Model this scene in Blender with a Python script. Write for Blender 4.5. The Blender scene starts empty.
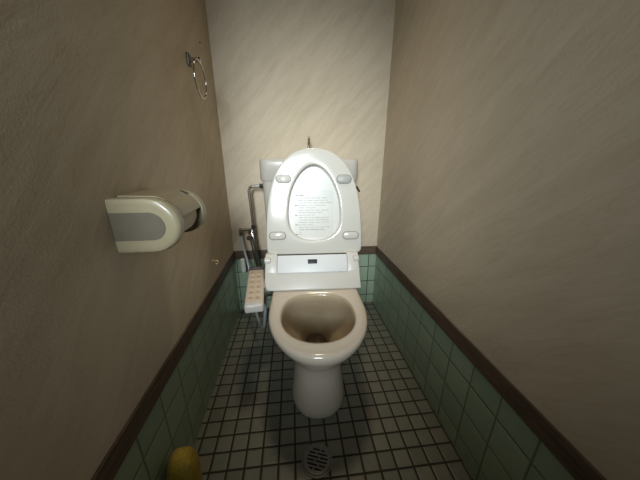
import bpy, bmesh, math, random
from mathutils import Vector, Matrix
random.seed(4)
SC = bpy.context.scene
COL = SC.collection
PI = math.pi
R = math.radians

# ------------------------------------------------------------ materials
def mat(name, color, rough=.5, metal=0.0, coat=0.0, spec=.5, noise=None, bump=0.0, bscale=60, sss=0.0):
    m = bpy.data.materials.new(name); m.use_nodes = True
    nt = m.node_tree; b = nt.nodes['Principled BSDF']
    b.inputs['Roughness'].default_value = rough
    b.inputs['Metallic'].default_value = metal
    b.inputs['Coat Weight'].default_value = coat
    b.inputs['Coat Roughness'].default_value = .08
    b.inputs['Specular IOR Level'].default_value = spec
    tc = nt.nodes.new('ShaderNodeTexCoord')
    n = nt.nodes.new('ShaderNodeTexNoise'); n.inputs['Scale'].default_value = bscale
    n.inputs['Detail'].default_value = 4
    nt.links.new(tc.outputs['Object'], n.inputs['Vector'])
    v = noise if noise is not None else .04
    r = nt.nodes.new('ShaderNodeValToRGB')
    r.color_ramp.elements[0].position = .3; r.color_ramp.elements[1].position = .7
    r.color_ramp.elements[0].color = (*[c*(1-v) for c in color], 1)
    r.color_ramp.elements[1].color = (*[min(1, c*(1+v)) for c in color], 1)
    nt.links.new(n.outputs['Fac'], r.inputs['Fac'])
    nt.links.new(r.outputs['Color'], b.inputs['Base Color'])
    if bump:
        bp = nt.nodes.new('ShaderNodeBump'); bp.inputs['Strength'].default_value = bump
        bp.inputs['Distance'].default_value = .002
        nt.links.new(n.outputs['Fac'], bp.inputs['Height']); nt.links.new(bp.outputs['Normal'], b.inputs['Normal'])
    return m

def wallpaper(name, axis, ang, c1=(.515,.425,.305), c2=(.58,.485,.36)):
    m = bpy.data.materials.new(name); m.use_nodes = True
    nt = m.node_tree; N = nt.nodes; L = nt.links; b = N['Principled BSDF']
    b.inputs['Roughness'].default_value = .8
    b.inputs['Specular IOR Level'].default_value = .15
    tc = N.new('ShaderNodeTexCoord')
    mp = N.new('ShaderNodeMapping')
    rot = [0, 0, 0]; rot[axis] = ang; mp.inputs['Rotation'].default_value = rot
    m2 = N.new('ShaderNodeMapping')
    sc = [1, 1, 1]
    # long along the (rotated) z axis
    sc = [9, 9, 1.6]; m2.inputs['Scale'].default_value = sc
    L.new(tc.outputs['Object'], mp.inputs['Vector']); L.new(mp.outputs['Vector'], m2.inputs['Vector'])
    n = N.new('ShaderNodeTexNoise'); n.inputs['Scale'].default_value = 2.2; n.inputs['Detail'].default_value = 6
    n.inputs['Roughness'].default_value = .62; n.inputs['Distortion'].default_value = .5
    L.new(m2.outputs['Vector'], n.inputs['Vector'])
    r = N.new('ShaderNodeValToRGB')
    r.color_ramp.elements[0].position = .34; r.color_ramp.elements[1].position = .62
    r.color_ramp.elements[0].color = (*c1, 1); r.color_ramp.elements[1].color = (*c2, 1)
    L.new(n.outputs['Fac'], r.inputs['Fac'])
    # thin darker veins
    n2 = N.new('ShaderNodeTexNoise'); n2.inputs['Scale'].default_value = 3.1; n2.inputs['Detail'].default_value = 3
    n2.inputs['Distortion'].default_value = 1.0
    L.new(m2.outputs['Vector'], n2.inputs['Vector'])
    r2 = N.new('ShaderNodeValToRGB')
    e = r2.color_ramp.elements
    e[0].position = .46; e[0].color = (1, 1, 1, 1); e[1].position = .54; e[1].color = (1, 1, 1, 1)
    q = e.new(.5); q.color = (.945, .93, .91, 1)
    L.new(n2.outputs['Fac'], r2.inputs['Fac'])
    mx = N.new('ShaderNodeMix'); mx.data_type = 'RGBA'; mx.blend_type = 'MULTIPLY'; mx.inputs[0].default_value = 1
    L.new(r.outputs['Color'], mx.inputs[6]); L.new(r2.outputs['Color'], mx.inputs[7])
    L.new(mx.outputs[2], b.inputs['Base Color'])
    n3 = N.new('ShaderNodeTexNoise'); n3.inputs['Scale'].default_value = 240
    L.new(tc.outputs['Object'], n3.inputs['Vector'])
    ad = N.new('ShaderNodeMath'); ad.operation = 'MULTIPLY_ADD'; ad.inputs[1].default_value = .25
    L.new(n3.outputs['Fac'], ad.inputs[0]); L.new(n.outputs['Fac'], ad.inputs[2])
    bp = N.new('ShaderNodeBump'); bp.inputs['Strength'].default_value = .35; bp.inputs['Distance'].default_value = .003
    L.new(ad.outputs[0], bp.inputs['Height']); L.new(bp.outputs['Normal'], b.inputs['Normal'])
    return m

def tiles(name, ax_u, ax_v, pitch, ou, ov, cols, grout, gw, rough, bump=.6, spec=.5, vary=.5):
    """square tiles laid in a plane spanned by two world axes"""
    m = bpy.data.materials.new(name); m.use_nodes = True
    nt = m.node_tree; N = nt.nodes; L = nt.links; b = N['Principled BSDF']
    b.inputs['Specular IOR Level'].default_value = spec
    tc = N.new('ShaderNodeTexCoord'); sp = N.new('ShaderNodeSeparateXYZ'); L.new(tc.outputs['Object'], sp.inputs[0])
    cells = []; fracs = []
    def math_(op, a, bb=None):
        n = N.new('ShaderNodeMath'); n.operation = op
        for i, v in enumerate((a, bb)):
            if v is None: continue
            if isinstance(v, (int, float)): n.inputs[i].default_value = v
            else: L.new(v, n.inputs[i])
        return n.outputs[0]
    for ax, o in ((ax_u, ou), (ax_v, ov)):
        s = math_('DIVIDE', math_('SUBTRACT', sp.outputs[ax], o), pitch)
        cells.append(math_('FLOOR', s)); f = math_('FRACT', s)
        fracs.append(math_('MINIMUM', f, math_('SUBTRACT', 1.0, f)))      # distance to nearest joint
    d = math_('MULTIPLY', math_('MINIMUM', *fracs), pitch)
    mr = N.new('ShaderNodeMapRange'); mr.interpolation_type = 'SMOOTHSTEP'
    mr.inputs['From Min'].default_value = gw*.45; mr.inputs['From Max'].default_value = gw*.75
    L.new(d, mr.inputs['Value'])
    cb = N.new('ShaderNodeCombineXYZ'); L.new(cells[0], cb.inputs[0]); L.new(cells[1], cb.inputs[1])
    wn = N.new('ShaderNodeTexWhiteNoise'); wn.noise_dimensions = '3D'; L.new(cb.outputs[0], wn.inputs['Vector'])
    r = N.new('ShaderNodeValToRGB'); r.color_ramp.interpolation = 'LINEAR'
    e = r.color_ramp.elements
    e[0].position = cols[0][0]; e[0].color = (*cols[0][1], 1); e[1].position = cols[-1][0]; e[1].color = (*cols[-1][1], 1)
    for p, c in cols[1:-1]:
        q = e.new(p); q.color = (*c, 1)
    L.new(wn.outputs['Value'], r.inputs['Fac'])
    ns = N.new('ShaderNodeTexNoise'); ns.inputs['Scale'].default_value = 35; ns.inputs['Detail'].default_value = 5
    L.new(tc.outputs['Object'], ns.inputs['Vector'])
    rr = N.new('ShaderNodeMapRange'); rr.inputs['To Min'].default_value = 1-.3*vary; rr.inputs['To Max'].default_value = 1+.3*vary
    L.new(ns.outputs['Fac'], rr.inputs['Value'])
    vm = N.new('ShaderNodeVectorMath'); vm.operation = 'SCALE'
    L.new(r.outputs['Color'], vm.inputs[0]); L.new(rr.outputs['Result'], vm.inputs['Scale'])
    mx = N.new('ShaderNodeMix'); mx.data_type = 'RGBA'
    mx.inputs[6].default_value = (*grout, 1); L.new(vm.outputs['Vector'], mx.inputs[7]); L.new(mr.outputs['Result'], mx.inputs[0])
    L.new(mx.outputs[2], b.inputs['Base Color'])
    ro = N.new('ShaderNodeMapRange'); ro.inputs['To Min'].default_value = .9; ro.inputs['To Max'].default_value = rough
    L.new(mr.outputs['Result'], ro.inputs['Value']); L.new(ro.outputs['Result'], b.inputs['Roughness'])
    # pillowed edge
    pe = N.new('ShaderNodeMapRange'); pe.interpolation_type = 'SMOOTHSTEP'
    pe.inputs['From Min'].default_value = gw*.35; pe.inputs['From Max'].default_value = gw*1.5
    L.new(d, pe.inputs['Value'])
    bp = N.new('ShaderNodeBump'); bp.inputs['Strength'].default_value = bump; bp.inputs['Distance'].default_value = .0015
    L.new(pe.outputs['Result'], bp.inputs['Height'])
    b2 = N.new('ShaderNodeBump'); b2.inputs['Strength'].default_value = .12; b2.inputs['Distance'].default_value = .002
    n2 = N.new('ShaderNodeTexNoise'); n2.inputs['Scale'].default_value = 14
    L.new(tc.outputs['Object'], n2.inputs['Vector']); L.new(n2.outputs['Fac'], b2.inputs['Height'])
    L.new(bp.outputs['Normal'], b2.inputs['Normal']); L.new(b2.outputs['Normal'], b.inputs['Normal'])
    return m

WOODC = (.105, .068, .045)
def wood(name):
    m = bpy.data.materials.new(name); m.use_nodes = True
    nt = m.node_tree; N = nt.nodes; L = nt.links; b = N['Principled BSDF']
    b.inputs['Roughness'].default_value = .5
    tc = N.new('ShaderNodeTexCoord'); mp = N.new('ShaderNodeMapping'); mp.inputs['Scale'].default_value = (6, 6, 60)
    L.new(tc.outputs['Object'], mp.inputs['Vector'])
    n = N.new('ShaderNodeTexNoise'); n.inputs['Scale'].default_value = 2; n.inputs['Detail'].default_value = 6
    L.new(mp.outputs['Vector'], n.inputs['Vector'])
    r = N.new('ShaderNodeValToRGB'); r.color_ramp.elements[0].color = (*[c*.7 for c in WOODC], 1)
    r.color_ramp.elements[1].color = (*[c*1.3 for c in WOODC], 1)
    r.color_ramp.elements[0].position = .35; r.color_ramp.elements[1].position = .65
    L.new(n.outputs['Fac'], r.inputs['Fac']); L.new(r.outputs['Color'], b.inputs['Base Color'])
    bp = N.new('ShaderNodeBump'); bp.inputs['Strength'].default_value = .2; bp.inputs['Distance'].default_value = .001
    L.new(n.outputs['Fac'], bp.inputs['Height']); L.new(bp.outputs['Normal'], b.inputs['Normal'])
    return m

M = dict(
    ceramic=mat('glazed_ceramic', (.60, .52, .42), .16, coat=.4, noise=.02, bscale=9),
    tankc=mat('tank_ceramic', (.47, .43, .375), .2, coat=.3, noise=.02, bscale=9),
    innerglaze=mat('inner_glaze', (.46, .37, .25), .2, coat=.3, noise=.06, bscale=14),
    seat=mat('seat_plastic', (.56, .53, .465), .14, coat=.3, noise=.015, bscale=12),
    unit=mat('unit_plastic', (.58, .55, .49), .32, noise=.02, bscale=12),
    panel=mat('front_panel_plastic', (.66, .665, .65), .42, noise=.015, bscale=12),
    pad=mat('grey_rubber', (.36, .35, .32), .45, noise=.05),
    padedge=mat('pad_groove', (.22, .21, .19), .6),
    label=mat('label_film', (.54, .52, .465), .35, noise=.02),
    ink=mat('label_ink', (.30, .28, .25), .7),
    inklight=mat('label_ink_pale', (.40, .38, .34), .7),
    black=mat('black_plastic', (.012, .014, .014), .55),
    ctop=mat('control_overlay', (.58, .46, .34), .4, noise=.03),
    cbtn=mat('control_button', (.53, .42, .31), .45),
    cink=mat('control_print', (.26, .19, .13), .6),
    chrome=mat('chrome', (.55, .53, .50), .16, metal=1, noise=.05),
    dull=mat('aged_chrome', (.46, .44, .40), .32, metal=1, noise=.15, bscale=40),
    dark=mat('dark_metal', (.10, .09, .08), .45, metal=.8),
    hose=mat('braided_hose', (.42, .43, .42), .45, metal=.3, noise=.2, bscale=500, bump=.5),
    whitepl=mat('white_plastic', (.62, .61, .56), .4),
    beige=mat('beige_plastic', (.32, .26, .165), .3, coat=.15, noise=.03, bscale=12),
    beigel=mat('pale_beige_plastic', (.29, .245, .155), .3, coat=.15, noise=.03, bscale=12),
    brownbeige=mat('cover_plastic', (.28, .22, .13), .35, noise=.03, bscale=12),
    grey=mat('grey_inset', (.125, .105, .075), .38, noise=.04),
    paper=mat('paper', (.66, .58, .44), .9, noise=.03, bump=.2, bscale=200),
    card=mat('cardboard', (.36, .27, .17), .85, noise=.08),
    wood=wood('dark_wood'),
    steel=mat('steel', (.25, .235, .20), .5, metal=.6, noise=.15, bscale=60),
    hole=mat('drain_dark', (.008, .007, .006), .8),
    yellow=mat('yellow_sponge', (.42, .28, .035), .95, noise=.12, bump=.9, bscale=110),
    brass=mat('brass', (.62, .46, .24), .35, metal=.7),
    ceiling=mat('ceiling_board', (.55, .50, .42), .8),
)
def water():
    m = bpy.data.materials.new('bowl_water'); m.use_nodes = True
    b = m.node_tree.nodes['Principled BSDF']
    b.inputs['Base Color'].default_value = (.75, .68, .55, 1); b.inputs['Roughness'].default_value = .02
    b.inputs['Transmission Weight'].default_value = .9; b.inputs['IOR'].default_value = 1.33
    return m
M['water'] = water()

# ------------------------------------------------------------ mesh helpers
def link(name, bm, m, parent=None, smooth=True, angle=35):
    me = bpy.data.meshes.new(name)
    bmesh.ops.recalc_face_normals(bm, faces=bm.faces)
    bm.to_mesh(me); bm.free()
    o = bpy.data.objects.new(name, me); COL.objects.link(o)
    me.materials.append(m)
    if smooth:
        for p in me.polygons: p.use_smooth = True
        me.set_sharp_from_angle(angle=R(angle))
    if parent: o.parent = parent
    return o

def merge(o, bm, m):
    """adds surface marks to an existing part, with a material slot of their own"""
    me = o.data; me.materials.append(m); k = len(me.materials)-1
    bmesh.ops.recalc_face_normals(bm, faces=bm.faces)
    for f in bm.faces: f.material_index = k
    t = bpy.data.meshes.new('t'); bm.to_mesh(t); bm.free()
    b = bmesh.new(); b.from_mesh(me); b.from_mesh(t); b.to_mesh(me); b.free(); bpy.data.meshes.remove(t)
def empty(name, loc=(0, 0, 0), rz=0, parent=None):
    o = bpy.data.objects.new(name, None); COL.objects.link(o)
    o.location = loc; o.rotation_euler = (0, 0, rz); o.empty_display_size = .05
    if parent: o.parent = parent
    return o
def tag(o, label, cat, group=None):
    o['label'] = label; o['category'] = cat
    if group: o['group'] = group
    return o
def struct(name, bm, m):
    o = link(name, bm, m, None, False); o['kind'] = 'structure'; return o

def add_box(bm, c, s, bevel=0, seg=3, mtx=None):
    r = bmesh.ops.create_cube(bm, size=1)
    vs = r['verts']
    for v in vs: v.co = Vector((v.co.x*s[0], v.co.y*s[1], v.co.z*s[2]))
    if bevel:
        es = list({e for v in vs for e in v.link_edges})
        r2 = bmesh.ops.bevel(bm, geom=es, offset=bevel, segments=seg, profile=.5, affect='EDGES')
        vs = list({v for f in r2['faces'] for v in f.verts} | {v for v in vs if v.is_valid})
    T = Matrix.Translation(Vector(c)) @ (mtx if mtx is not None else Matrix.Identity(4))
    for v in vs: v.co = T @ v.co
    return vs

def box(c, s, bevel=0, seg=3, mtx=None):
    bm = bmesh.new(); add_box(bm, c, s, bevel, seg, mtx); return bm

def add_loft(bm, rings, cap0=True, cap1=True, closed=True):
    rows = [[bm.verts.new(p) for p in r] for r in rings]
    n = len(rows[0])
    for a, b in zip(rows, rows[1:]):
        for i in range(n if closed else n-1):
            j = (i+1) % n
            bm.faces.new((a[i], a[j], b[j], b[i]))
    if cap0: bm.faces.new(rows[0])
    if cap1: bm.faces.new(rows[-1])
    return rows
def loft(rings, cap0=True, cap1=True):
    bm = bmesh.new(); add_loft(bm, rings, cap0, cap1); return bm

def frame(t):
    t = t.normalized(); u = Vector((0, 0, 1)) if abs(t.z) < .9 else Vector((1, 0, 0))
    a = t.cross(u).normalized(); return a, t.cross(a).normalized()
def smooth_path(pts, n=8):
    P = [Vector(p) for p in pts]; out = []
    for i in range(len(P)-1):
        p0 = P[max(i-1, 0)]; p1 = P[i]; p2 = P[i+1]; p3 = P[min(i+2, len(P)-1)]
        for k in range(n):
            t = k/n
            out.append(.5*((2*p1)+(p2-p0)*t+(2*p0-5*p1+4*p2-p3)*t*t+(3*p1-p0-3*p2+p3)*t**3))
    out.append(P[-1]); return out
def add_tube(bm, pts, rad, n=14, curve=True, closed=False):
    P = smooth_path(pts) if curve else [Vector(p) for p in pts]
    a, b = frame(P[1]-P[0]); rings = []
    for i, p in enumerate(P):
        if closed: t = P[(i+1) % len(P)]-P[i-1]
        else: t = P[min(i+1, len(P)-1)]-P[max(i-1, 0)]
        t.normalize()
        a = (a-t*a.dot(t)).normalized(); b = t.cross(a)
        rr = rad(i/(len(P)-1)) if callable(rad) else rad
        rings.append([p+(a*math.cos(2*PI*k/n)+b*math.sin(2*PI*k/n))*rr for k in range(n)])
    if closed: rings.append(rings[0])
    if closed:
        rows = [[bm.verts.new(q) for q in r] for r in rings[:-1]]
        m_ = len(rows)
        for i in range(m_):
            for k in range(n):
                bm.faces.new((rows[i][k], rows[i][(k+1) % n], rows[(i+1) % m_][(k+1) % n], rows[(i+1) % m_][k]))
    else: add_loft(bm, rings)
def tube(pts, rad, n=14, curve=True, closed=False):
    bm = bmesh.new(); add_tube(bm, pts, rad, n, curve, closed); return bm
def add_turn(bm, o, axis, prof, n=28):
    """lathe: prof = [(distance along axis, radius)]"""
    ax = Vector(axis).normalized(); a, b = frame(ax); o = Vector(o)
    add_loft(bm, [[o+ax*h+(a*math.cos(2*PI*k/n)+b*math.sin(2*PI*k/n))*max(r, 1e-4) for k in range(n)] for h, r in prof])
def turn(o, axis, prof, n=28):
    bm = bmesh.new(); add_turn(bm, o, axis, prof, n); return bm

def egg(z, yf, yb, hw, n=64, pf=2.0, pb=2.0, split=.5, cx=0):
    """plan outline: front half ellipse to yf, rear half to yb; split = where the widest point sits"""
    ym = yf+(yb-yf)*split; out = []
    for k in range(n):
        t = 2*PI*k/n; c, s = math.cos(t), math.sin(t)
        p = pf if s < 0 else pb
        x = hw*math.copysign(abs(c)**(2/p), c); d = (ym-yf) if s < 0 else (yb-ym)
        out.append(Vector((cx+x, ym+d*math.copysign(abs(s)**(2/p), s), z)))
    return out

# ------------------------------------------------------------ room shell
W = .856; YN = -1.5; H = 2.35; T = .1
ZB, ZT = .3417, .3957
RP = wallpaper('wallpaper_right', 0, R(-48)); LP = wallpaper('wallpaper_left', 0, R(48)); BP = wallpaper('wallpaper_back', 1, R(-42))
FT = [(0, (.148, .152, .122)), (.45, (.172, .178, .142)), (.75, (.195, .195, .155)), (.90, (.185, .175, .140)), (1, (.19, .155, .125))]
GT = [(0, (.29, .375, .265)), (.5, (.32, .405, .29)), (1, (.35, .43, .31))]
GR = (.045, .042, .03)
floor_m = tiles('floor_mosaic_tiles', 0, 1, .052, W-.0565+.052, -.0324, FT, (.03, .026, .018), .0052, .42, .7)
struct('floor', box((W/2, YN/2, -.05), (W+2*T, -YN+2*T, .1)), floor_m)
struct('ceiling', box((W/2, YN/2, H+.05), (W+2*T, -YN+2*T, .1)), M['ceiling'])
struct('wall_left', box((-T/2, YN/2, (H+ZB)/2), (T, -YN, H-ZB)), LP)
struct('wall_right', box((W+T/2, YN/2, (H+ZB)/2), (T, -YN, H-ZB)), RP)
struct('wall_back', box((W/2, T/2, (H+ZB)/2), (W+2*T, T, H-ZB)), BP)
tl = tiles('wall_tiles_side', 1, 2, .1, -.076, .063, GT, (.15, .175, .125), .0034, .22, 1.0, vary=.35)
tb = tiles('wall_tiles_back', 0, 2, .1, W-.045, .058, [(p, tuple(c*1.0 for c in q)) for p, q in GT], GR, .0036, .2, .9, vary=.25)
# tiled dado, proud of nothing: same plane as the wallpaper
struct('wall_left.001', box((-T/2, YN/2, ZB/2), (T, -YN, ZB)), tl)
struct('wall_right.001', box((W+T/2, YN/2, ZB/2), (T, -YN, ZB)), tl)
struct('wall_back.001', box((W/2, T/2, ZB/2), (W+2*T, T, ZB)), tb)
# wooden rail capping the tiles
tt = .006
struct('trim_1', box((tt/2, YN/2, (ZB+ZT)/2), (tt, -YN, ZT-ZB), .0015, 2), M['wood'])
struct('trim_2', box((W-tt/2, YN/2, (ZB+ZT)/2), (tt, -YN, ZT-ZB), .0015, 2), M['wood'])
struct('trim_3', box((W/2, -tt/2, (ZB+ZT)/2), (W-2*tt, tt, ZT-ZB), .0015, 2), M['wood'])

# ------------------------------------------------------------ toilet
toilet = tag(empty('toilet', (.4525, 0, 0), R(-1.9)),
             'ivory ceramic toilet with raised white bidet seat, open bowl and tank against the back wall', 'toilet')
# bowl and pedestal: one continuous glazed casting
def E(z, yf, yb, hw, split=.5, pf=2.1, pb=2.6): return egg(z, yf, yb, hw, 72, pf, pb, split)
secs = [E(0, -.738, -.20, .101, .22, 2.2, 3.5), E(.012, -.742, -.20, .105, .22, 2.2, 3.5), E(.035, -.738, -.20, .104, .22, 2.2, 3.5),
        E(.09, -.728, -.20, .097, .22, 2.2, 3), E(.15, -.720, -.20, .092, .24, 2.2, 3), E(.195, -.722, -.19, .097, .27, 2.2, 3),
        E(.225, -.738, -.17, .113, .32), E(.26, -.770, -.15, .137, .38), E(.295, -.800, -.12, .156, .44),
        E(.325, -.826, -.10, .171, .40, 2.1, 3), E(.350, -.840, -.09, .178, .36, 2.1, 3.2), E(.366, -.843, -.085, .179, .34, 2.1, 3.4),
        E(.376, -.840, -.088, .177, .34, 2.1, 3.4), E(.380, -.832, -.095, .171, .34, 2.1, 3.4),
        E(.380, -.812, -.30, .158, .42, 2.1, 2.4), E(.379, -.792, -.47, .143, .52), E(.375, -.781, -.490, .134, .52),
        E(.365, -.776, -.497, .129, .52), E(.34, -.782, -.492, .131, .52), E(.30, -.772, -.475, .127, .52),
        E(.255, -.745, -.452, .115, .52), E(.215, -.71, -.435, .093, .5), E(.185, -.675, -.430, .070, .5),
        E(.15, -.645, -.435, .056, .5), E(.10, -.60, -.45, .045, .5), E(.04, -.58, -.46, .04, .5)]
bowl = link('bowl', loft([[p+Vector((-.004, 0, 0)) for p in r_] for r_ in secs]), M['ceramic'], toilet, angle=60)
# inside of the bowl: a darker tan glaze than the outside
bowl.data.materials.append(M['innerglaze'])
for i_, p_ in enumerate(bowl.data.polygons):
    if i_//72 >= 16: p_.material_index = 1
link('water', loft([E(.134, -.63, -.438, .052, .5), E(.135, -.63, -.438, .052, .5)]), M['water'], bowl)['label'] = 'clear water at the bottom of the bowl'
# anchor bolt caps on the foot
# tank
def rrect(z, cx, cy, w, d, r, n=8):
    out = []
    for (sx, sy, a0) in ((1, 1, 0), (-1, 1, 90), (-1, -1, 180), (1, -1, 270)):
        for k in range(n+1):
            a = R(a0+90*k/n)
            out.append(Vector((cx+sx*(w/2-r)+r*math.cos(a), cy+sy*(d/2-r)+r*math.sin(a), z)))
    return out
TX = -.013
tank = link('tank', loft([rrect(.384, TX, -.115, .36, .17, .03), rrect(.40, TX, -.115, .40, .185, .035), rrect(.50, TX, -.116, .43, .188, .035),
                          rrect(.808, TX, -.116, .447, .19, .035)]), M['tankc'], toilet, angle=50)
lid_r = [rrect(.806, TX, -.116, .455, .196, .036), rrect(.812, TX, -.116, .463, .202, .038), rrect(.885, TX, -.116, .463, .202, .038),
         rrect(.897, TX, -.116, .459, .198, .038), rrect(.904, TX, -.116, .447, .186, .034), rrect(.904, TX, -.116, .40, .15, .03),
         rrect(.898, TX, -.116, .38, .13, .03), rrect(.878, TX, -.116, .30, .07, .02)]
link('tank_cover', loft(lid_r), M['tankc'], tank, angle=50)['label'] = 'tank cover with a hand-wash basin'
# hand wash spout on the tank
sp = bmesh.new()
SX = -.0125
add_tube(sp, [(SX, -.075, .875), (SX, -.075, .94), (SX+.0005, -.078, .975), (SX+.001, -.092, .998), (SX+.001, -.115, 1.0), (SX+.001, -.128, .975)], lambda t: .0062-.0012*t, 14)
add_turn(sp, (SX, -.075, .878), (0, 0, 1), [(0, .016), (.012, .015), (.016, .009), (.05, .0085), (.054, .006)])
link('hand_wash_spout', sp, M['dull'], tank)
# flush lever on the right side of the tank
lv = bmesh.new()
add_turn(lv, (.2105, -.145, .765), (1, 0, 0), [(0, .015), (.008, .014), (.012, .009), (.02, .008)])
add_tube(lv, [(.224, -.145, .765), (.226, -.165, .763), (.226, -.20, .755)], .0048, 12)
link('flush_lever', lv, M['dark'], tank)

# frame of the raised seat
Y0, Z0, K = -.375, .50, .20
q = math.hypot(1, K)
UV = Vector((0, K/q, 1/q)); UN = Vector((0, -1/q, K/q)); UO = Vector((0, Y0, Z0))
def S(u, v, n=0): return UO+Vector((u, 0, 0))+UV*v+UN*n
def polar(pts, c, n=96, sm=2):
    full = pts+[(-x, y) for x, y in reversed(pts) if abs(x) > 1e-6]
    pa = sorted((math.atan2(y-c[1], x-c[0]), math.hypot(x-c[0], y-c[1])) for x, y in full)
    ext = [(a-2*PI, r) for a, r in pa]+pa+[(a+2*PI, r) for a, r in pa]
    rs = []
    for k in range(n):
        a = -PI+2*PI*k/n
        for (a0, r0), (a1, r1) in zip(ext, ext[1:]):
            if a0 <= a <= a1:
                # interpolate in cartesian space
                x0, y0, x1, y1 = r0*math.cos(a0), r0*math.sin(a0), r1*math.cos(a1), r1*math.sin(a1)
                dx, dy = x1-x0, y1-y0; ca, sa = math.cos(a), math.sin(a)
                den = ca*dy-sa*dx
                t = 0 if abs(den) < 1e-9 else (x0*dy-y0*dx)/den
                rs.append(t if t > 0 else r0); break
    for _ in range(sm): rs = [(rs[i-1]+2*rs[i]+rs[(i+1) % n])/4 for i in range(n)]
    return [(c[0]+rs[k]*math.cos(-PI+2*PI*k/n), c[1]+rs[k]*math.sin(-PI+2*PI*k/n)) for k in range(n)]
OUT = [(0, .458), (.032, .455), (.063, .447), (.092, .434), (.115, .416), (.135, .396), (.152, .371), (.167, .344), (.180, .309), (.191, .270),
       (.199, .225), (.204, .182), (.208, .12), (.2095, .065), (.209, .025), (.208, .012), (.205, .006), (.15, .004), (.10, .004), (.05, .004), (0, .004)]
HOL = [(0, .391), (.028, .383), (.053, .362), (.072, .336), (.088, .306), (.100, .275), (.108, .240), (.113, .20), (.114, .17), (.112, .140), (.104, .114),
       (.089, .094), (.069, .079), (.046, .070), (.02, .065), (0, .064)]
C0 = (0, .21)
po = polar(OUT, C0, 160, 1); pi_ = polar(HOL, C0, 160, 5)
# cross-section: t from outer(0) to inner(1), n offset; underside faces the room
sec = [(.0, -.012), (.004, -.005), (.022, -.0016), (.05, -.0003), (.10, 0), (.35, .0002), (.65, .0002), (.90, 0), (.955, -.0006), (.985, -.0025), (.999, -.007), (1.0, -.018), (.995, -.028), (.96, -.031),
       (.5, -.031), (.08, -.027), (.015, -.021)]
bm = bmesh.new()
rows = []
for (ox, oy), (ix, iy) in zip(po, pi_):
    rows.append([bm.verts.new(S(ox+(ix-ox)*t, oy+(iy-oy)*t, n)) for t, n in sec])
n_ = len(rows)
for i in range(n_):
    for k in range(len(sec)):
        k2 = (k+1) % len(sec); j = (i+1) % n_
        bm.faces.new((rows[i][k], rows[i][k2], rows[j][k2], rows[j][k]))
seat = link('seat', bm, M['seat'], toilet, angle=60)
seat['label'] = 'white toilet seat ring, raised'
# bumper pads on the underside of the seat
def stadium(u, v, w, h, n, k=8, tilt=0):
    r = h/2; out = []
    for s, a0 in ((1, -90), (-1, 90)):
        for i in range(k+1):
            a = R(a0+180*i/k); x = s*(w/2-r)+r*math.cos(a); y = r*math.sin(a)
            out.append(S(u+x*math.cos(tilt)-y*math.sin(tilt), v+x*math.sin(tilt)+y*math.cos(tilt), n))
    return out
for i, (u, v, w, h, mt) in enumerate(((-.128, .329, .067, .039, 'seat'), (.130, .327, .067, .039, 'pad'), (-.161, .088, .074, .036, 'seat'), (.159, .084, .074, .036, 'seat'))):
    g = link('bumper_pad', loft([stadium(u, v, w, h, -.002), stadium(u, v, w, h, .0022), stadium(u, v, w-.002, h-.002, .0028)]), M['padedge'], seat, angle=40)
    g['label'] = 'grey rubber bumper pad' if i == 1 else 'recessed oval bumper pad of the seat'
    b2 = bmesh.new()
    add_loft(b2, [stadium(u, v, w-.006, h-.006, .002), stadium(u, v, w-.006, h-.006, .0042), stadium(u, v, w-.010, h-.010, .0055)])
    # joined into the pad as a raised middle
    me = g.data
    me.materials.append(M['pad'] if mt == 'pad' else M['seat'])
    bb = bmesh.new(); bb.from_mesh(me)
    tmp = bpy.data.meshes.new('t'); bmesh.ops.recalc_face_normals(b2, faces=b2.faces)
    for f in b2.faces: f.material_index = 1; f.smooth = True
    b2.to_mesh(tmp); b2.free(); bb.from_mesh(tmp); bb.to_mesh(me); bb.free(); bpy.data.meshes.remove(tmp)
# lid behind the seat
def scaled(f, n, grow=0, dv=0):
    out = []
    for x, y in po:
        dx, dy = x-C0[0], y-C0[1]; l = math.hypot(dx, dy)
        out.append(S(C0[0]+dx*f+dx/l*grow, max(C0[1]+dy*f+dy/l*grow+dv, .006), n))
    return out
lid = link('lid', loft([scaled(.02, -.037), scaled(.5, -.0372), scaled(.85, -.0365), scaled(.94, -.0345, .002), scaled(1, -.034, .002), scaled(1, -.040, .0055), scaled(1, -.046, .004), scaled(.97, -.052, 0),
                        scaled(.8, -.056), scaled(.4, -.058), scaled(.02, -.058)]), M['unit'], toilet, angle=60)
# faded printed label inside the lid
lb = bmesh.new()
hol2 = [(x*.90, C0[1]+(y-C0[1])*.93) for x, y in pi_]
sheet = [(-.082, .075), (.082, .075), (.088, .11), (.088, .285), (-.088, .285), (-.088, .11)]
add_loft(lb, [[S(x, y, -.0372) for x, y in sheet], [S(x, y, -.0362) for x, y in sheet]])
label = link('warning_label', lb, M['label'], lid, False)
label['label'] = 'faded instruction label with thin lines of print'
pr = bmesh.new(); pr2 = bmesh.new()
def dash(b, u0, u1, v, h): add_box(b, tuple(S((u0+u1)/2, v, -.0359)), (u1-u0, .0004, h), 0, 1, Matrix.Rotation(-math.atan(K), 4, 'X'))
rnd = random.Random(3)
v = .272
for row in range(17):
    v -= .0108
    x = -.080+(.012 if row % 4 else 0)
    if row % 4 == 0 and row: dash(pr, -.083, -.077, v, .005)
    while x < .078:
        wd = rnd.uniform(.008, .026)
        if x+wd > .08: break
        if row in (0, 15) and x > -.07 and rnd.random() < .7: pass
        dash(pr if (row in (0, 14)) else pr2, x, x+wd, v, .0028 if row else .0035); x += wd+rnd.uniform(.002, .007)
        if rnd.random() < .10: break
merge(label, pr, M['ink']); merge(label, pr2, M['inklight'])

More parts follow.
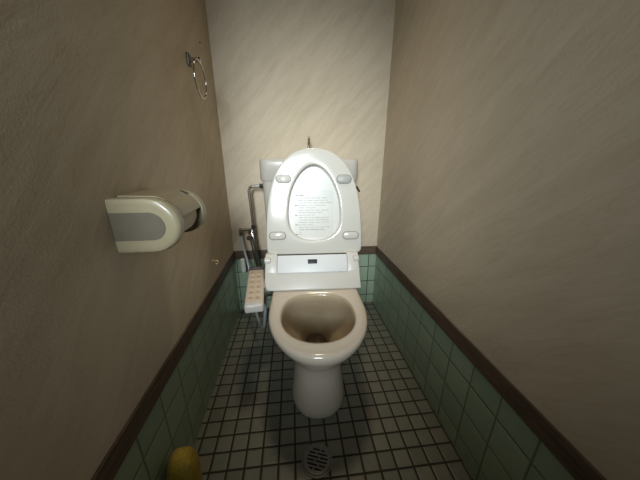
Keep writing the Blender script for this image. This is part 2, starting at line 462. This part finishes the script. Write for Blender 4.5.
# bidet unit
def prof_x(prof, x0, x1, bev=.004, seg=3):
    bm = bmesh.new()
    a = [bm.verts.new((x0, y, z)) for y, z in prof]; b = [bm.verts.new((x1, y, z)) for y, z in prof]
    n = len(prof)
    for i in range(n): bm.faces.new((a[i], a[(i+1) % n], b[(i+1) % n], b[i]))
    bm.faces.new(a); bm.faces.new(list(reversed(b)))
    if bev: bmesh.ops.bevel(bm, geom=list(bm.edges), offset=bev, segments=seg, profile=.5, affect='EDGES')
    return bm
UX0, UX1 = -.214, .189
# sloped front: P(t, n) along the slope
A_ = Vector((0, -.476, .386)); B_ = Vector((0, -.388, .510)); SD = (B_-A_).normalized(); SN = Vector((0, -SD.z, SD.y)); SL = (B_-A_).length
def P(u, t, n=0): return A_+SD*(t*SL)+SN*n+Vector((u, 0, 0))
unit = link('bidet_unit', prof_x([(-.476, .382), (-.476, .389), (-.434, .447), (-.428, .450), (-.388, .4985), (-.378, .4985), (-.360, .470), (-.25, .46), (-.235, .45), (-.235, .382)], UX0, UX1, .0035), M['unit'], toilet, angle=35)
unit['label'] = 'white bidet washing unit behind the bowl'
smx = Matrix((( 1, 0, 0, 0), (0, SN.y, SD.y, 0), (0, SN.z, SD.z, 0), (0, 0, 0, 1)))
smx = Matrix(((1, 0, 0, 0), (0, SN.y, SD.y, 0), (0, SN.z, SD.z, 0), (0, 0, 0, 1)))
PX0, PX1 = -.162, .137
fp = link('front_panel', box(tuple(P((PX0+PX1)/2, .715, .002)), (PX1-PX0, .009, SL*.50), .002, 2, smx), M['panel'], unit)
link('sensor_window', box(tuple(P(-.013, .77, .0072)), (.040, .004, .019), .0018, 2, smx), M['black'], unit)['label'] = 'black sensor window'
for x0_, x1_ in ((-.2135, PX0-.002), (PX1+.002, .1885)):
    link('side_block', prof_x([(-.436, .446), (-.390, .511), (-.376, .5125), (-.345, .508), (-.345, .455), (-.40, .44)], x0_, x1_, .003), M['unit'], unit)
for s, xc in ((-1, -.203), (1, .178)):
    hg = bmesh.new()
    add_turn(hg, (xc-.014, -.398, .488), (1, 0, 0), [(0, .012), (.002, .0155), (.024, .0155), (.026, .012)], 24)
    link('hinge', hg, M['unit'], unit)
# seat-side hinge brackets
# control arm
def w2l(x, y, z): 
    a = R(1.9); dx, dy = x-.4525, y
    return Vector((dx*math.cos(a)-dy*math.sin(a), dx*math.sin(a)+dy*math.cos(a), z))
ca, cb = w2l(.180, -.365, .438), w2l(.203, -.622, .418)
cdir = (ca-cb).normalized(); cx_ = cdir.cross(Vector((0, 0, 1))).normalized(); cz_ = cx_.cross(cdir).normalized()
CM = Matrix(((cx_.x, cdir.x, cz_.x, 0), (cx_.y, cdir.y, cz_.y, 0), (cx_.z, cdir.z, cz_.z, 0), (0, 0, 0, 1)))
cl = (ca-cb).length; cm = (ca+cb)/2
ctrl = link('control_panel', box(tuple(cm-cz_*.017), (.066, cl, .034), .008, 4, CM), M['unit'], toilet, angle=45)
ctrl['label'] = 'white bidet control arm with a beige button face'
link('button_face', box(tuple(cm+cdir*.004), (.056, cl-.030, .0022), .001, 2, CM), M['ctop'], ctrl)
for row in range(6):
    for c_ in (0, 1):
        if row == 2 and c_ == 0: w_ = .017
        u = -.013+.026*c_; vv = -cl*.36+row*.036
        btn = link('button', box(tuple(cm+cx_*u+cdir*vv+cz_*.0018), (.019, .014, .0022), .0008, 2, CM), M['cbtn'], ctrl)
        pm = bmesh.new()
        add_box(pm, tuple(cm+cx_*u+cdir*(vv+.0115)+cz_*.0015), (.010+.003*((row+c_) % 2), .0022, .0006), 0, 1, CM)
        if (row+c_) % 2: add_box(pm, tuple(cm+cx_*(u-.002)+cdir*vv+cz_*.0031), (.005, .004, .0006), 0, 1, CM)
        merge(btn, pm, M['cink'])
link('rear_bar', box(tuple(ca+cdir*.004-cz_*.006), (.062, .012, .030), .002, 2, CM), M['dark'], ctrl)['label'] = 'dark bar at the rear end'  # dark bar laid across the rear end of the arm
# bracket joining the arm to the unit
link('arm_bracket', box((-.222, -.425, .392), (.030, .12, .040), .006, 3), M['unit'], ctrl)

# ------------------------------------------------------------ water supply behind the tank, left
sup = tag(empty('water_supply_valve', (.10, 0, .53)), 'chrome stop valve and bent supply pipe beside the left of the tank', 'pipe')
def sub(name, bm, m, parent, base):
    for v_ in bm.verts: v_.co -= Vector(base)
    return link(name, bm, m, parent)
SB = (.10, 0, .53)
YP = -.085
sub('supply_pipe', tube([(.137+.0, YP, .56), (.133, YP, .68), (.130, YP, .742), (.137, YP, .763), (.155, YP-.002, .771), (.232, YP-.006, .774)], .0070, 16), M['dull'], sup, SB)
nb = bmesh.new()
add_turn(nb, (.186, YP-.004, .773), (1, 0, .02), [(0, .010), (.001, .0125), (.016, .0125), (.018, .009)], 6)
sub('pipe_nut', nb, M['dark'], sup, SB)
nb = bmesh.new()
add_turn(nb, (.137, YP, .548), (0, 0, 1), [(0, .009), (.001, .012), (.020, .012), (.022, .009)], 6)
sub('pipe_nut', nb, M['dark'], sup, SB)
vb = bmesh.new()
add_turn(vb, (.137, YP, .556), (0.02, 0, -1), [(0, .009), (.03, .0095), (.075, .0095), (.08, .011), (.10, .011), (.102, .007)], 18)
add_turn(vb, (.060, YP, .543), (1, 0, .06), [(0, .0075), (.002, .011), (.014, .011), (.016, .0085), (.075, .008)], 18)
add_turn(vb, (.115, 0, .505), (0, -1, 0), [(0, .024), (.003, .024), (.008, .010), (.078, .0095), (.10, .0115)], 20)
sub('valve_body', vb, M['chrome'], sup, SB)
kb = bmesh.new()
add_turn(kb, (.115, -.10, .505), (0, -1, 0), [(0, .0075), (.004, .014), (.014, .014), (.016, .011)], 8)
sub('valve_handle', kb, M['dark'], sup, SB)
sub('branch_pipe', tube([(.128, -.094, .537), (.137, -.105, .50), (.150, -.115, .44), (.162, -.12, .375), (.166, -.12, .30), (.17, -.12, .20), (.19, -.11, .16), (.225, -.10, .15)], .0062, 12), M['chrome'], sup, SB)
sub('spray_pipe', tube([(.131, YP-.014, .545), (.123, -.112, .50), (.131, -.12, .44), (.143, -.13, .36), (.146, -.13, .26), (.15, -.10, .12)], .0050, 12), M['chrome'], sup, SB)
sub('drop_pipe', tube([(.137, YP, .47), (.141, YP, .40), (.143, YP, .30), (.13, YP+.02, .15), (.125, -.06, .004)], .0075, 12), M['dull'], sup, SB)

hs = tag(empty('bidet_hose', (.06, -.08, .5)), 'grey braided hose looping down from the valve and under the bidet control arm', 'hose')
HB = (.06, -.08, .5)
sub('hose', tube([(.068, YP, .532), (.071, YP-.004, .48), (.082, YP-.01, .42), (.098, -.11, .34), (.115, -.16, .24), (.14, -.25, .16), (.175, -.36, .15),
                  (.203, -.44, .19), (.215, -.47, .25), (.222, -.475, .32), (.226, -.45, .372)], .0070, 12), M['hose'], hs, HB)
e1 = turn((.068, YP, .540), (.02, 0, -1), [(0, .008), (.002, .0105), (.022, .0105), (.03, .0075)], 16)
sub('hose_end', e1, M['chrome'], hs, HB)
st = turn((.066, -.10, .385), (.03, -.02, -1), [(0, .008), (.004, .013), (.06, .0135), (.075, .012), (.078, .008)], 20)
sub('filter_cap', st, M['whitepl'], hs, HB)['label'] = 'white plastic filter cap'

# ------------------------------------------------------------ toilet paper holder on the left wall
hb = (0, -.80, .776)
hold = tag(empty('toilet_paper_holder', hb), 'beige plastic toilet paper holder with grey inset on its side arm, on left wall', 'paper holder')
def dee(y, x1, hz, r, zc=.776, n=14, x0=.0):
    out = [Vector((x0, y, zc-hz)), ]
    pts = []
    # straight along the wall, rounded at the room side
    for k in range(n+1):
        a = -PI/2+PI*k/n
        pts.append(Vector((x1-r+r*math.cos(a), y, zc+hz*math.sin(a))))
    return [Vector((x0, y, zc-hz))]+pts+[Vector((x0, y, zc+hz))]
def arm(y0, y1, ex=0, m='beige'):
    d = 1 if y1 > y0 else -1
    t = abs(y1-y0)
    rings = [dee(y0, .106, .044, .046), dee(y0, .116, .050, .052), dee(y0+d*.002, .121, .0535, .055), dee(y0+d*.007, .125, .055, .056), dee(y0+d*t*.6, .126, .0555, .056), dee(y1, .123, .054, .055)]
    b = loft(rings)
    return b
a1 = sub('side_arm', arm(-.884, -.856), M['beigel'], hold, hb); a1['label'] = 'near side arm with a grey inset'
def inset(y): 
    return [Vector((x, y, z)) for x, z in [(.001, .748)]+[(.086-.028+.028*math.cos(-PI/2+PI*k/14)+.012, .776+.028*math.sin(-PI/2+PI*k/14)) for k in range(15)]+[(.001, .804)]]
sub('inset_panel', loft([inset(-.8805), inset(-.8855)]), M['grey'], a1, (0, 0, 0)).location = (-hb[0], -hb[1], -hb[2])
a2 = sub('side_arm', arm(-.716, -.740), M['beigel'], hold, hb); a2['label'] = 'far side arm'
sub('back_plate', box((.003, -.798, .776), (.006, .12, .105), .001, 2), M['beige'], hold, hb)
# curved cover over the roll
cv = bmesh.new()
def arcpts(r, a0, a1, y, cx=.064, cz=.776, n=18): return [Vector((cx+r*math.cos(R(a0+(a1-a0)*k/n)), y, cz+r*math.sin(R(a0+(a1-a0)*k/n)))) for k in range(n+1)]
def shell(y): return arcpts(.056, 12, 92, y)+[Vector((.005, y, .8335)), Vector((.005, y, .8305))]+list(reversed(arcpts(.053, 12, 92, y)))
add_loft(cv, [shell(-.855), shell(-.741)])
cov = sub('cover', cv, M['brownbeige'], hold, hb); cov['label'] = 'curved paper cutter cover'
sub('cover_slot', box((.089, -.754, .8255), (.016, .012, .005), .001, 1, Matrix.Rotation(R(28), 4, 'Y')), M['dark'], cov, (0, 0, 0)).location = (-hb[0], -hb[1], -hb[2])
roll = tag(empty('toilet_paper_roll', (.064, -.798, .776)), 'part-used toilet paper roll held inside the beige holder', 'toilet paper')
pb_ = bmesh.new()
n = 40
rings = []
for y, r in ((-.848, .020), (-.848, .046), (-.748, .046), (-.748, .020)):
    rings.append([Vector((.064+r*math.cos(2*PI*k/n), y, .776+r*math.sin(2*PI*k/n))) for k in range(n)])
rings.append(rings[0])
rows = [[pb_.verts.new(p) for p in r] for r in rings[:-1]]
for i in range(4):
    for k in range(n):
        pb_.faces.new((rows[i][k], rows[i][(k+1) % n], rows[(i+1) % 4][(k+1) % n], rows[(i+1) % 4][k]))
sub('paper', pb_, M['paper'], roll, (.064, -.798, .776))
cc = bmesh.new(); rings = []
for y, r in ((-.849, .0178), (-.849, .0198), (-.747, .0198), (-.747, .0178)):
    rings.append([cc.verts.new(Vector((.064+r*math.cos(2*PI*k/n), y, .776+r*math.sin(2*PI*k/n)))) for k in range(n)])
for i in range(4):
    for k in range(n):
        cc.faces.new((rings[i][k], rings[i][(k+1) % n], rings[(i+1) % 4][(k+1) % n], rings[(i+1) % 4][k]))
sub('core', cc, M['card'], roll, (.064, -.798, .776))
# spindle holding the roll
sub('spindle', turn((.064, -.858, .776), (0, 1, 0), [(0, .016), (.12, .016)], 20), M['beige'], hold, hb)

# ------------------------------------------------------------ towel ring
rb = (0, -.322, 1.233)
tr = tag(empty('towel_ring', rb), 'round chrome towel ring hanging from a short bracket high on left wall', 'towel ring')
wm = bmesh.new()
add_box(wm, (.004, -.322, 1.233), (.008, .024, .040), .003, 3)
sub('wall_plate', wm, M['dark'], tr, rb)
wb = bmesh.new()
add_turn(wb, (.006, -.322, 1.233), (1, -.5, -.15), [(0, .010), (.004, .008), (.030, .007), (.033, .009), (.044, .009), (.046, .006)], 18)
sub('bracket', wb, M['chrome'], tr, rb)
RR = .058
ring = [(.045, -.358+RR*math.sin(2*PI*k/56), 1.223-RR+RR*math.cos(2*PI*k/56)) for k in range(56)]
sub('ring', tube(ring, .0033, 12, False, True), M['chrome'], tr, rb)

# small brass hook above the wooden rail, left wall
hk = tag(empty('wall_hook', (0, -.361, .487)), 'tiny brass cup hook on the left wall just above the brown rail', 'hook')
h1 = bmesh.new()
add_turn(h1, (0, -.361, .487), (1, 0, 0), [(0, .008), (.002, .008), (.003, .003), (.010, .0028)], 14)
sub('base', h1, M['brass'], hk, (0, -.361, .487))
h2 = tube([(.009, -.361, .487), (.018, -.361, .486), (.022, -.361, .480), (.022, -.361, .474), (.016, -.361, .470), (.011, -.361, .474)], .0022, 10)
sub('hook', h2, M['brass'], hk, (0, -.361, .487))
nl = turn((0, -.16, 1.344), (1, 0, 0), [(0, .0018), (.003, .0018), (.0032, .004), (.0045, .003)], 12)
tag(link('nail', nl, M['dark']), 'small dark nail head in the left wall between the towel ring and the back corner', 'nail')

# ------------------------------------------------------------ floor drain
dx, dy = .400, -.866
dr = tag(empty('floor_drain', (dx, dy, 0)), 'round slotted metal floor drain set in the tiles in front of the toilet', 'drain')
DB = (dx, dy, 0)
sub('rim', turn((dx, dy, -.004), (0, 0, 1), [(0, .0485), (.0055, .0485), (.0065, .047), (.0065, .044), (.0052, .043), (.0052, .041)], 48), M['steel'], dr, DB)
sub('drain_cup', turn((dx, dy, 0), (0, 0, 1), [(0, .041), (.0018, .041)], 40), M['hole'], dr, DB)
gm = bmesh.new()
# slotted grate: ring plus bars with a cross web
n = 48
rings = [[gm.verts.new((dx+r*math.cos(2*PI*k/n), dy+r*math.sin(2*PI*k/n), z)) for k in range(n)] for r, z in ((.0425, .0018), (.0425, .0048), (.033, .0050), (.033, .0018))]
for i in range(4):
    for k in range(n):
        gm.faces.new((rings[i][k], rings[i][(k+1) % n], rings[(i+1) % 4][(k+1) % n], rings[(i+1) % 4][k]))
ga = R(-19)
for i in range(-3, 4):
    o_ = i*.0105
    hl = math.sqrt(max(.0345**2-o_**2, 0))
    c = Vector((-math.sin(ga)*o_, math.cos(ga)*o_, 0))
    if hl > .006: add_box(gm, (dx+c.x, dy+c.y, .0034), (2*hl, .0052, .0030), .0006, 1, Matrix.Rotation(ga, 4, 'Z'))
for i in (-2.5, -1.5, -.5, .5, 1.5, 2.5):
    o_ = i*.0105
    c = Vector((-math.sin(ga)*o_+.006*(1 if int(i+10.5) % 2 else -1), math.cos(ga)*o_, 0))
    add_box(gm, (dx+c.x, dy+c.y, .0034), (.005, .0095, .0028), 0, 1, Matrix.Rotation(ga, 4, 'Z'))
sub('grate', gm, M['steel'], dr, DB)

# ------------------------------------------------------------ yellow sponge by the left wall
sb_ = bmesh.new()
bmesh.ops.create_icosphere(sb_, subdivisions=5, radius=1)
from mathutils import noise as mn
for v_ in sb_.verts:
    p = v_.co.copy()
    e = lambda a, k: math.copysign(abs(a)**k, a)
    x, y, z = e(p.x, .62), e(p.y, .62), e(p.z, .62)
    taper = 1-.22*(z*.5+.5)
    nn = mn.noise(p*2.3)*.06+mn.noise(p*7)*.02
    zz = z*.096*(1+nn*.5)
    if x < 0: zz -= .030*(x*x)*(z > 0)
    v_.co = Vector((x*.038*(1+nn), y*(1-.1*z)*.034*(1+nn), zz))
mnz = min(v_.co.z for v_ in sb_.verts)
for v_ in sb_.verts: v_.co.z -= mnz
SPONGE = link('sponge', sb_, M['yellow'], None, True, 180)
SPONGE.location = (.040, -.925, 0); SPONGE.rotation_euler = (0, 0, R(12))
tag(SPONGE, 'upright yellow cleaning sponge on the floor against the left tiled wall', 'sponge')

# ------------------------------------------------------------ camera
cam = bpy.data.cameras.new('camera'); co = bpy.data.objects.new('camera', cam); COL.objects.link(co)
f, pt, ya, ro = 246.344, .3174, .1108, .002
Fv = Vector((math.sin(ya)*math.cos(pt), math.cos(ya)*math.cos(pt), -math.sin(pt)))
Rv = Vector((math.cos(ya), -math.sin(ya), 0)); Uv = Rv.cross(Fv)
R2 = Rv*math.cos(ro)+Uv*math.sin(ro); U2 = -Rv*math.sin(ro)+Uv*math.cos(ro)
co.matrix_world = Matrix(((R2.x, U2.x, -Fv.x, .3498), (R2.y, U2.y, -Fv.y, -1.3859), (R2.z, U2.z, -Fv.z, .9026), (0, 0, 0, 1)))
cam.sensor_width = 36; cam.lens = 36*f/640; cam.clip_start = .01
SC.camera = co

# ------------------------------------------------------------ light
w = bpy.data.worlds.new('world'); SC.world = w; w.use_nodes = True
w.node_tree.nodes['Background'].inputs[0].default_value = (.6, .55, .45, 1)
w.node_tree.nodes['Background'].inputs[1].default_value = .004
def area(name, loc, target, sx, sy, power, color, spread=180):
    l = bpy.data.lights.new(name, 'AREA'); l.shape = 'RECTANGLE'; l.size = sx; l.size_y = sy; l.energy = power; l.color = color; l.spread = R(spread)
    o = bpy.data.objects.new(name, l); COL.objects.link(o); o.location = loc
    d = Vector(target)-Vector(loc); o.rotation_euler = d.to_track_quat('-Z', 'Y').to_euler(); return o
area('doorway_daylight', (.14, -2.5, 1.48), (.46, 0, .76), .5, .7, 4.9, (.84, .945, 1.0), 43)
area('warm_overhead_fill', (.46, -.42, 2.33), (.46, -.42, 0), .25, .25, .85, (1.0, .84, .62), 50)  # unseen warm fill, added overhead to brighten the rim and the rear walls

SC.view_settings.view_transform = 'Standard'; SC.view_settings.look = 'None'
SC.view_settings.gamma = 1; SC.view_settings.use_curve_mapping = False
SC.view_settings.exposure = -.05
